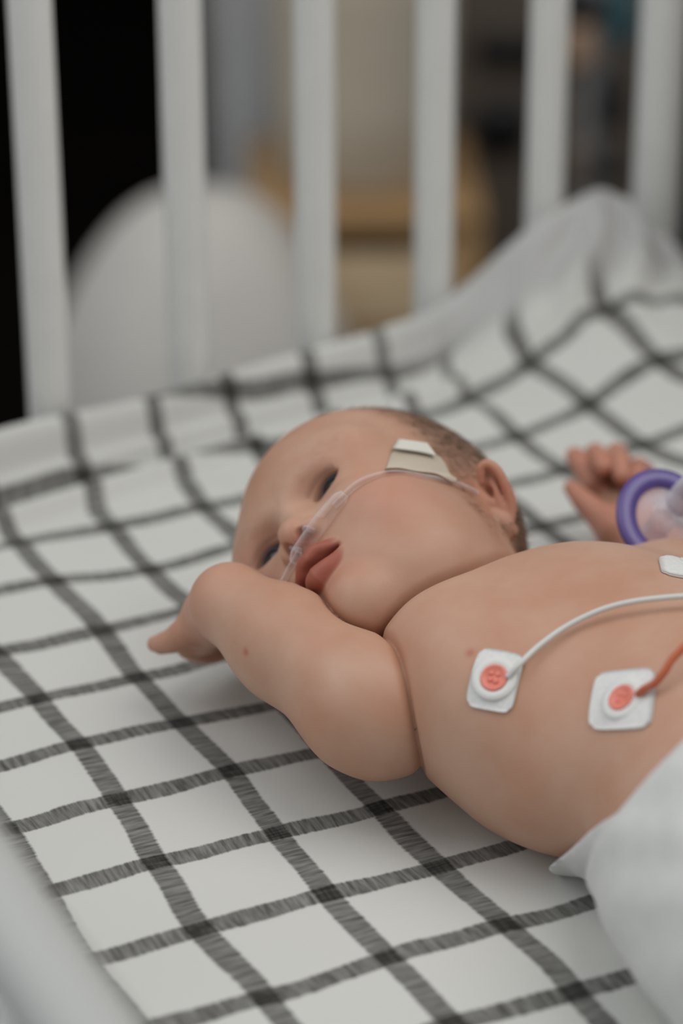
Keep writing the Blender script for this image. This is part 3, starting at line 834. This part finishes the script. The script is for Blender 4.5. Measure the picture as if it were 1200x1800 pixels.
def electrode(corners, label, wire, wm, wl, marks, r0=.0100):
    cc = np.mean(np.array(corners), axis=0)
    p, nn = project(f_torso_s, cc[None], 6); p, nn = p[0].astype(float), nn[0].astype(float)
    root = empty('electrode', p)
    tag(root, label, 'electrode', 'heart monitor electrodes on the chest')
    def rp(o):
        o.parent = root; o.matrix_parent_inverse = Matrix.Translation(-Vector(p)); return o
    v, f_ = skin_grid(corners, 14, .0004, f_torso_s, .0009, round_sq(.14))
    rp(mesh_obj('pad', v, f_, M_FOAM))
    A = frame_from(nn, np.array(corners[1]) - np.array(corners[0]))
    o = p + nn * .0012
    rp(MB().lathe([(0, -.001), (r0, -.001), (r0, .0003), (r0 * .97, .0008), (r0 * .66, .0010), (r0 * .62, .0007), (0, .0007)], 40, o, A).build('disc', M_DISC))
    r1 = r0 * .60
    bt = MB().lathe([(r1, .0004), (r1, .0012), (r1 * .94, .0016), (r1 * .82, .0016), (r1 * .78, .0013), (0, .0013)], 40, o, A)
    bo = rp(bt.build('button', M_BTN)); bo['label'] = 'coral button'
    for (mx, my, mr) in marks:
        mk = MB().lathe([(mr, .001), (mr, .0017), (mr * .7, .0020), (0, .0020)], 14, o + A[:, 0] * mx * r1 + A[:, 1] * my * r1, A).build('stud', M_BTN)
        mk.parent = bo
    wo = rp(MB().tube(spline(wire, 8), .0013 if wm is M_WIREW else .0017, 10).build('lead_wire', wm)); wo['label'] = wl
    return root
electrode([(0.0764, -0.1023, 0.0985), (0.0898, -0.1182, 0.0988), (0.0756, -0.1321, 0.0813), (0.0627, -0.1153, 0.0801)], 'square white electrode with coral button and a white wire, nearer the neck', [(0.0780, -0.1228, 0.0940), (0.0832, -0.1238, 0.0995), (0.0948, -0.1205, 0.1043), (0.1090, -0.1191, 0.1097), (0.1234, -0.1228, 0.1159), (0.1362, -0.1297, 0.1204), (0.1539, -0.1391, 0.1231), (0.1728, -0.1514, 0.1255)], M_WIREW, 'white lead wire',
          [(-.25, .28, .0011), (.25, .28, .0011), (-.2, -.22, .0011), (.22, -.25, .0013)])
electrode([(0.1079, -0.1471, 0.1006), (0.1240, -0.1685, 0.1094), (0.1059, -0.1946, 0.0988), (0.0949, -0.1632, 0.0846)], 'square white electrode with coral button and an orange wire, beside the diaper', [(0.1108, -0.1746, 0.1034), (0.1121, -0.1771, 0.1069), (0.1155, -0.1798, 0.1105), (0.1198, -0.1803, 0.1153), (0.1259, -0.1786, 0.1204), (0.1448, -0.1764, 0.1293), (0.1689, -0.1736, 0.1293)], M_WIREO, 'orange lead wire',
          [(-.15, .2, .0009), (.25, .1, .0009), (-.1, -.25, .0009)])
electrode([(0.1781, -0.0809, 0.1100), (0.2492, -0.0389, 0.0710), (0.1918, -0.1252, 0.1103), (0.1650, -0.1052, 0.1151)], 'white electrode patch seen edge-on at the far side of the chest, by the pacifier', [(0.1914, -0.1004, 0.1097), (0.2269, -0.0633, 0.0841), (0.1912, -0.1257, 0.1170), (0.1861, -0.1499, 0.1211)], M_WIREW, 'white lead wire', [])

# clear plastic
def clear(name, tint_=(1, 1, 1), alpha=.2, rough=.08, edge=.75):
    m = bpy.data.materials.new(name); m.use_nodes = True
    nt = m.node_tree; nt.nodes.clear()
    out = nt.nodes.new('ShaderNodeOutputMaterial')
    tr = nt.nodes.new('ShaderNodeBsdfTransparent'); tr.inputs['Color'].default_value = (*tint_, 1)
    gl = nt.nodes.new('ShaderNodeBsdfPrincipled'); gl.inputs['Base Color'].default_value = (*tint_, 1); gl.inputs['Roughness'].default_value = rough
    gl.inputs['Specular IOR Level'].default_value = .8
    lw = nt.nodes.new('ShaderNodeLayerWeight'); lw.inputs['Blend'].default_value = .35
    ma = nt.nodes.new('ShaderNodeMath'); ma.operation = 'MULTIPLY_ADD'; ma.inputs[1].default_value = edge; ma.inputs[2].default_value = alpha
    ma.use_clamp = True
    mx = nt.nodes.new('ShaderNodeMixShader')
    nt.links.new(lw.outputs['Facing'], ma.inputs[0]); nt.links.new(ma.outputs[0], mx.inputs['Fac'])
    nt.links.new(tr.outputs[0], mx.inputs[1]); nt.links.new(gl.outputs[0], mx.inputs[2]); nt.links.new(mx.outputs[0], out.inputs['Surface'])
    return m
M_CLEAR = clear('clear_vinyl', (.97, .94, .93), .05, .05, .70)
M_PRONG = clear('pearly_vinyl', (.90, .84, .86), .18, .15, .55)
M_TAPE = clear('cream_tape', (.74, .66, .54), .38, .35)
M_FLAP = mat('white_tape_flap', (.72, .70, .62), .35)
can = empty('nasal_cannula', CAN_O)
tag(can, 'clear plastic nasal cannula tube running across the cheek under the nose', 'oxygen tube')
def canp(o):
    o.parent = can; o.matrix_parent_inverse = Matrix.Translation(-Vector(CAN_O)); return o
canp(MB().tube(spline(CAN_THICK, 8), list(np.interp(np.linspace(0, 1, (len(CAN_THICK) - 1) * 8 + 1), [0, .08, .5, .85, 1], [.0022, .0038, .0042, .0036, .0022])), 18).build('nosepiece', M_CLEAR))
for pts in CAN_THIN:
    canp(MB().tube(spline(pts, 8), .0016, 12).build('tubing', M_CLEAR))
for pts in CAN_PRONG:
    canp(MB().tube(spline(pts, 6), list(np.r_[np.full((len(pts) - 1) * 6 - 1, .0013), .0011, .0006]), 14).build('prong', M_PRONG))
TP = TAPE_PTS
def drape(p):
    T_ = spline(CAN_THIN[0], 12)
    d = np.sqrt(((p[:, None, :] - T_[None]) ** 2).sum(-1)).min(1)
    return 0.0006 + .0027 * np.exp(-(d / .0034) ** 2)
tv, tf = skin_grid(TP, 26, drape, f_head, .0003, round_sq(.10))
to = mesh_obj('cheek_tape', tv, tf, M_TAPE)
tag(to, 'translucent cream tape with a folded white flap holding the tube to the temple', 'tape')
fv, ff = skin_grid(FLAP_PTS, 10, lambda p: .0014 + .0012 * (np.arange(len(p)) % 10) / 9, f_head, .0004)
fo = mesh_obj('flap', fv, ff, M_FLAP); fo.parent = to; fo['label'] = 'folded back white corner'

# pacifier on the far shoulder
pc = np.array(PAC_C); pn = np.array(PAC_N); pn /= np.linalg.norm(pn)
A = frame_from(pn, np.array([.9, -.44, 0.0]))
M_PUR = clear('purple_silicone', (.085, .05, .25), .92, .35)
M_SHIELD = clear('clear_silicone_shield', (.93, .88, .92), .10, .12)
M_KNOB = clear('frosted_silicone', (.66, .64, .70), .50, .25)
pac = empty('pacifier', pc)
tag(pac, 'pacifier with purple rim and clear centre lying between chest and open hand', 'pacifier')
def pp(o):
    o.parent = pac; o.matrix_parent_inverse = Matrix.Translation(-Vector(pc)); return o
ring = []
RX, RY = .0205, .0235
mb = MB(); n = 48; prof = [(-.0064, -.0008), (-.004, -.0018), (.001, -.0022), (.0032, -.001), (.0034, .0008), (.0018, .0022), (-.002, .0024), (-.0064, .0014)]
vs = []; fs = []
for k in range(n):
    t = 2 * math.pi * k / n
    for (dr, h) in prof:
        vs.append(pc + A @ np.array([(RX + dr) * math.cos(t), (RY + dr) * math.sin(t), h]))
for k in range(n):
    for j in range(8):
        fs.append((k * 8 + j, k * 8 + (j + 1) % 8, ((k + 1) % n) * 8 + (j + 1) % 8, ((k + 1) % n) * 8 + j))
o = pp(mesh_obj('rim', vs, fs, M_PUR)); o['label'] = 'purple rim'
dish = MB().lathe([(.0, .0045), (.006, .0048), (.010, .0030), (.015, .0002), (.0195, -.0002), (.0195, -.0016), (.015, -.0014), (.010, .0014), (.006, .003), (0, .003)], 40, pc, A)
pp(dish.build('shield', M_SHIELD))
pp(MB().lathe([(.0078, .0), (.0080, .006), (.0074, .014), (.0062, .020), (.0040, .0235), (.0, .0248)], 32, pc + A @ np.array([.0095, .0095, .0]), A).build('knob', M_KNOB))
pp(MB().lathe([(.0065, -.001), (.0055, -.008), (.0065, -.016), (.0070, -.021), (.0050, -.0255), (0, -.027)], 28, pc, A).build('nipple', M_SHIELD))

# ------------------------------------------------------------------ beyond the crib
def top_part(root, loc):
    def f_(o):
        o.parent = root; o.matrix_parent_inverse = Matrix.Translation(-Vector(loc)); return o
    return f_
# oak side table
tl = (0.935, 1.735, FLOOR_Z); TR = math.radians(-24)
tb = empty('side_table', tl); tag(tb, 'oak side table with an open shelf under its top, beyond the crib bars', 'table')
tp = top_part(tb, tl)
def rotv(v, a=TR): return (v[0] * math.cos(a) - v[1] * math.sin(a), v[0] * math.sin(a) + v[1] * math.cos(a))
def tbox(name, c, s, m, bev=.004):
    x, y = rotv(c)
    return autosmooth(tp(MB().box((tl[0] + x, tl[1] + y, c[2]), s, TR, bev).build(name, m)))
TT = -0.372
tbox('table_top', (0, 0, TT - .0125), (.26, .28, .025), M_WOOD)
tbox('shelf', (0, 0, TT - .155), (.235, .26, .02), M_WOOD)
tbox('drawer_front', (0, -.122, TT - .098), (.21, .016, .085), M_WOODL)
tbox('back_panel', (0, .125, TT - .2), (.235, .012, .34), M_WOOD)
for x in (-.112, .112):
    for y in (-.12, .12):
        tbox('leg', (x, y, (TT - .026 + FLOOR_Z) / 2), (.034, .034, TT - .026 - FLOOR_Z - .004), M_WOOD)
# beige fabric basket on the table
bl = (0.935, 1.735, TT)
bk = empty('storage_basket', bl); tag(bk, 'tall round beige fabric basket standing on the oak table', 'basket')
bp2 = top_part(bk, bl)
bp2(MB().lathe([(0, .001), (.088, .001), (.094, .006), (.099, .10), (.103, .22), (.106, .32), (.103, .322), (.098, .22), (.094, .10), (.088, .012), (0, .012)], 48, bl).build('basket_body', M_BEIGE))
bp2(MB().lathe([(.1065, .305), (.110, .310), (.1105, .325), (.107, .331), (.102, .328), (.102, .312)], 48, bl).build('hem', M_BEIGE))
# cream floor cushion
cl = (0.70, 1.66, FLOOR_Z)
n1, n2 = 48, 32; vs = []; fs = []
for i in range(n2 + 1):
    t = -math.pi / 2 + math.pi * i / n2
    for k in range(n1):
        f_ = 2 * math.pi * k / n1
        sg = lambda x, p: math.copysign(abs(x) ** p, x)
        r = .165 * sg(math.cos(t), .72) * (1 - .30 * math.sin(t)) * (1 + .03 * math.sin(5 * f_ + 1))
        vs.append((r * math.cos(f_) * 1.05, r * math.sin(f_), 0.222 + .222 * sg(math.sin(t), .85)))
for i in range(n2):
    for k in range(n1): fs.append((i * n1 + k, i * n1 + (k + 1) % n1, (i + 1) * n1 + (k + 1) % n1, (i + 1) * n1 + k))
po = mesh_obj('floor_cushion', vs, fs, M_CREAM); po.location = cl
tag(po, 'big rounded cream cushion on the floor in front of the grey curtain', 'cushion')
# grey-blue curtain with soft vertical folds
vs = []; fs = []; nx, nz = 60, 20
cx0 = np.array([0.935, 2.18]); cdir = np.array([math.cos(math.radians(-24)), math.sin(math.radians(-24))]); cn = np.array([-cdir[1], cdir[0]])
for side in (0, 1):
    for i in range(nx):
        for k in range(nz):
            s_ = .19 * i / (nx - 1); z = FLOOR_Z + .03 + 1.9 * k / (nz - 1)
            q = cx0 + cdir * (s_ * (1 - .05 * (k / nz))) + cn * (.018 * math.sin(s_ * 75) + .006 * math.sin(s_ * 31 + 3 * k / nz) + side * .004)
            vs.append((q[0], q[1], z))
g = lambda sd, i, k: sd * nx * nz + i * nz + k
for sd in (0, 1):
    for i in range(nx - 1):
        for k in range(nz - 1):
            q = (g(sd, i, k), g(sd, i + 1, k), g(sd, i + 1, k + 1), g(sd, i, k + 1)); fs.append(q if sd == 0 else q[::-1])
for i in range(nx - 1):
    for k in (0, nz - 1): fs.append((g(0, i, k), g(0, i + 1, k), g(1, i + 1, k), g(1, i, k)))
for k in range(nz - 1):
    for i in (0, nx - 1): fs.append((g(0, i, k), g(0, i, k + 1), g(1, i, k + 1), g(1, i, k)))
tag(mesh_obj('curtain', vs, fs, M_GREYBLUE), 'grey blue curtain hanging in folds between cushion and dark wall', 'curtain')
# taupe cabinet with a dark pull and black gas hose reel
kl = (1.501, 2.033, FLOOR_Z); KR = math.radians(-24)
kb = empty('cabinet', kl); tag(kb, 'dark taupe laminate cabinet with black fittings, behind the fourth gap between bars', 'cabinet')
kp = top_part(kb, kl)
def kbox(name, c, s, m, bev=.004, par=None):
    x, y = rotv(c, KR)
    o = autosmooth(kp(MB().box((kl[0] + x, kl[1] + y, kl[2] + c[2]), s, KR, bev).build(name, m)))
    return o
kbox('cabinet_body', (0, .0, .55), (.62, .30, 1.09), M_TAUPE)
for x in (-.155, .155): kbox('door', (x, -.158, .52), (.30, .014, .98), M_TAUPE)
kbox('grip_rail', (-.175, -.178, .455), (.13, .022, .035), M_BLACK, .008)
x, y = rotv((-.205, -.166), KR)
kp(MB().lathe([(0, .0), (.036, .0), (.04, .006), (.036, .016), (.02, .02), (0, .02)], 32, (kl[0] + x, kl[1] + y, kl[2] + .352), frame_from(np.array([math.sin(KR), -math.cos(KR), 0.0]), np.array([math.cos(KR), math.sin(KR), 0.0]))).build('dial', M_BLACK))
# equipment stand
sl = (1.090, 1.491, FLOOR_Z)
st = empty('equipment_stand', sl); tag(st, 'grey equipment pole carrying black, tan and teal devices near the far crib corner', 'stand')
sp_ = top_part(st, sl)
sp_(MB().tube([(sl[0], sl[1], z) for z in np.linspace(FLOOR_Z + .03, .7, 10)], .013, 20).build('pole', M_STEEL))
for k in range(5):
    a = 2 * math.pi * k / 5 + .3
    sp_(MB().tube([(sl[0], sl[1], FLOOR_Z + .06), (sl[0] + .12 * math.cos(a), sl[1] + .12 * math.sin(a), FLOOR_Z + .045), (sl[0] + .23 * math.cos(a), sl[1] + .23 * math.sin(a), FLOOR_Z + .02)], [.018, .015, .012], 12).build('foot', M_GREY))
ex, ey = rotv((1, 0), math.radians(-26))
def dev(name, dx, z, s, m):
    autosmooth(sp_(MB().box((sl[0] + ex * dx, sl[1] + ey * dx, z), s, math.radians(-26), .008).build(name, m)))
dev('black_monitor', 0.0195, -0.2386, (0.026, 0.05, 0.062), M_BLACK)
dev('black_clamp', 0.0212, -0.3144, (0.024, 0.04, 0.034), M_BLACK)
dev('tan_device', -0.0157, -0.1774, (0.03, 0.04, 0.05), M_TAN)
dev('teal_device', 0.0281, -0.1465, (0.026, 0.04, 0.06), M_TEAL)
dev('brown_box', -0.0124, -0.3110, (0.028, 0.04, 0.05), M_TAUPE)
dev('dark_housing', -0.0189, -0.1340, (0.05, 0.05, 0.03), M_BLACK)
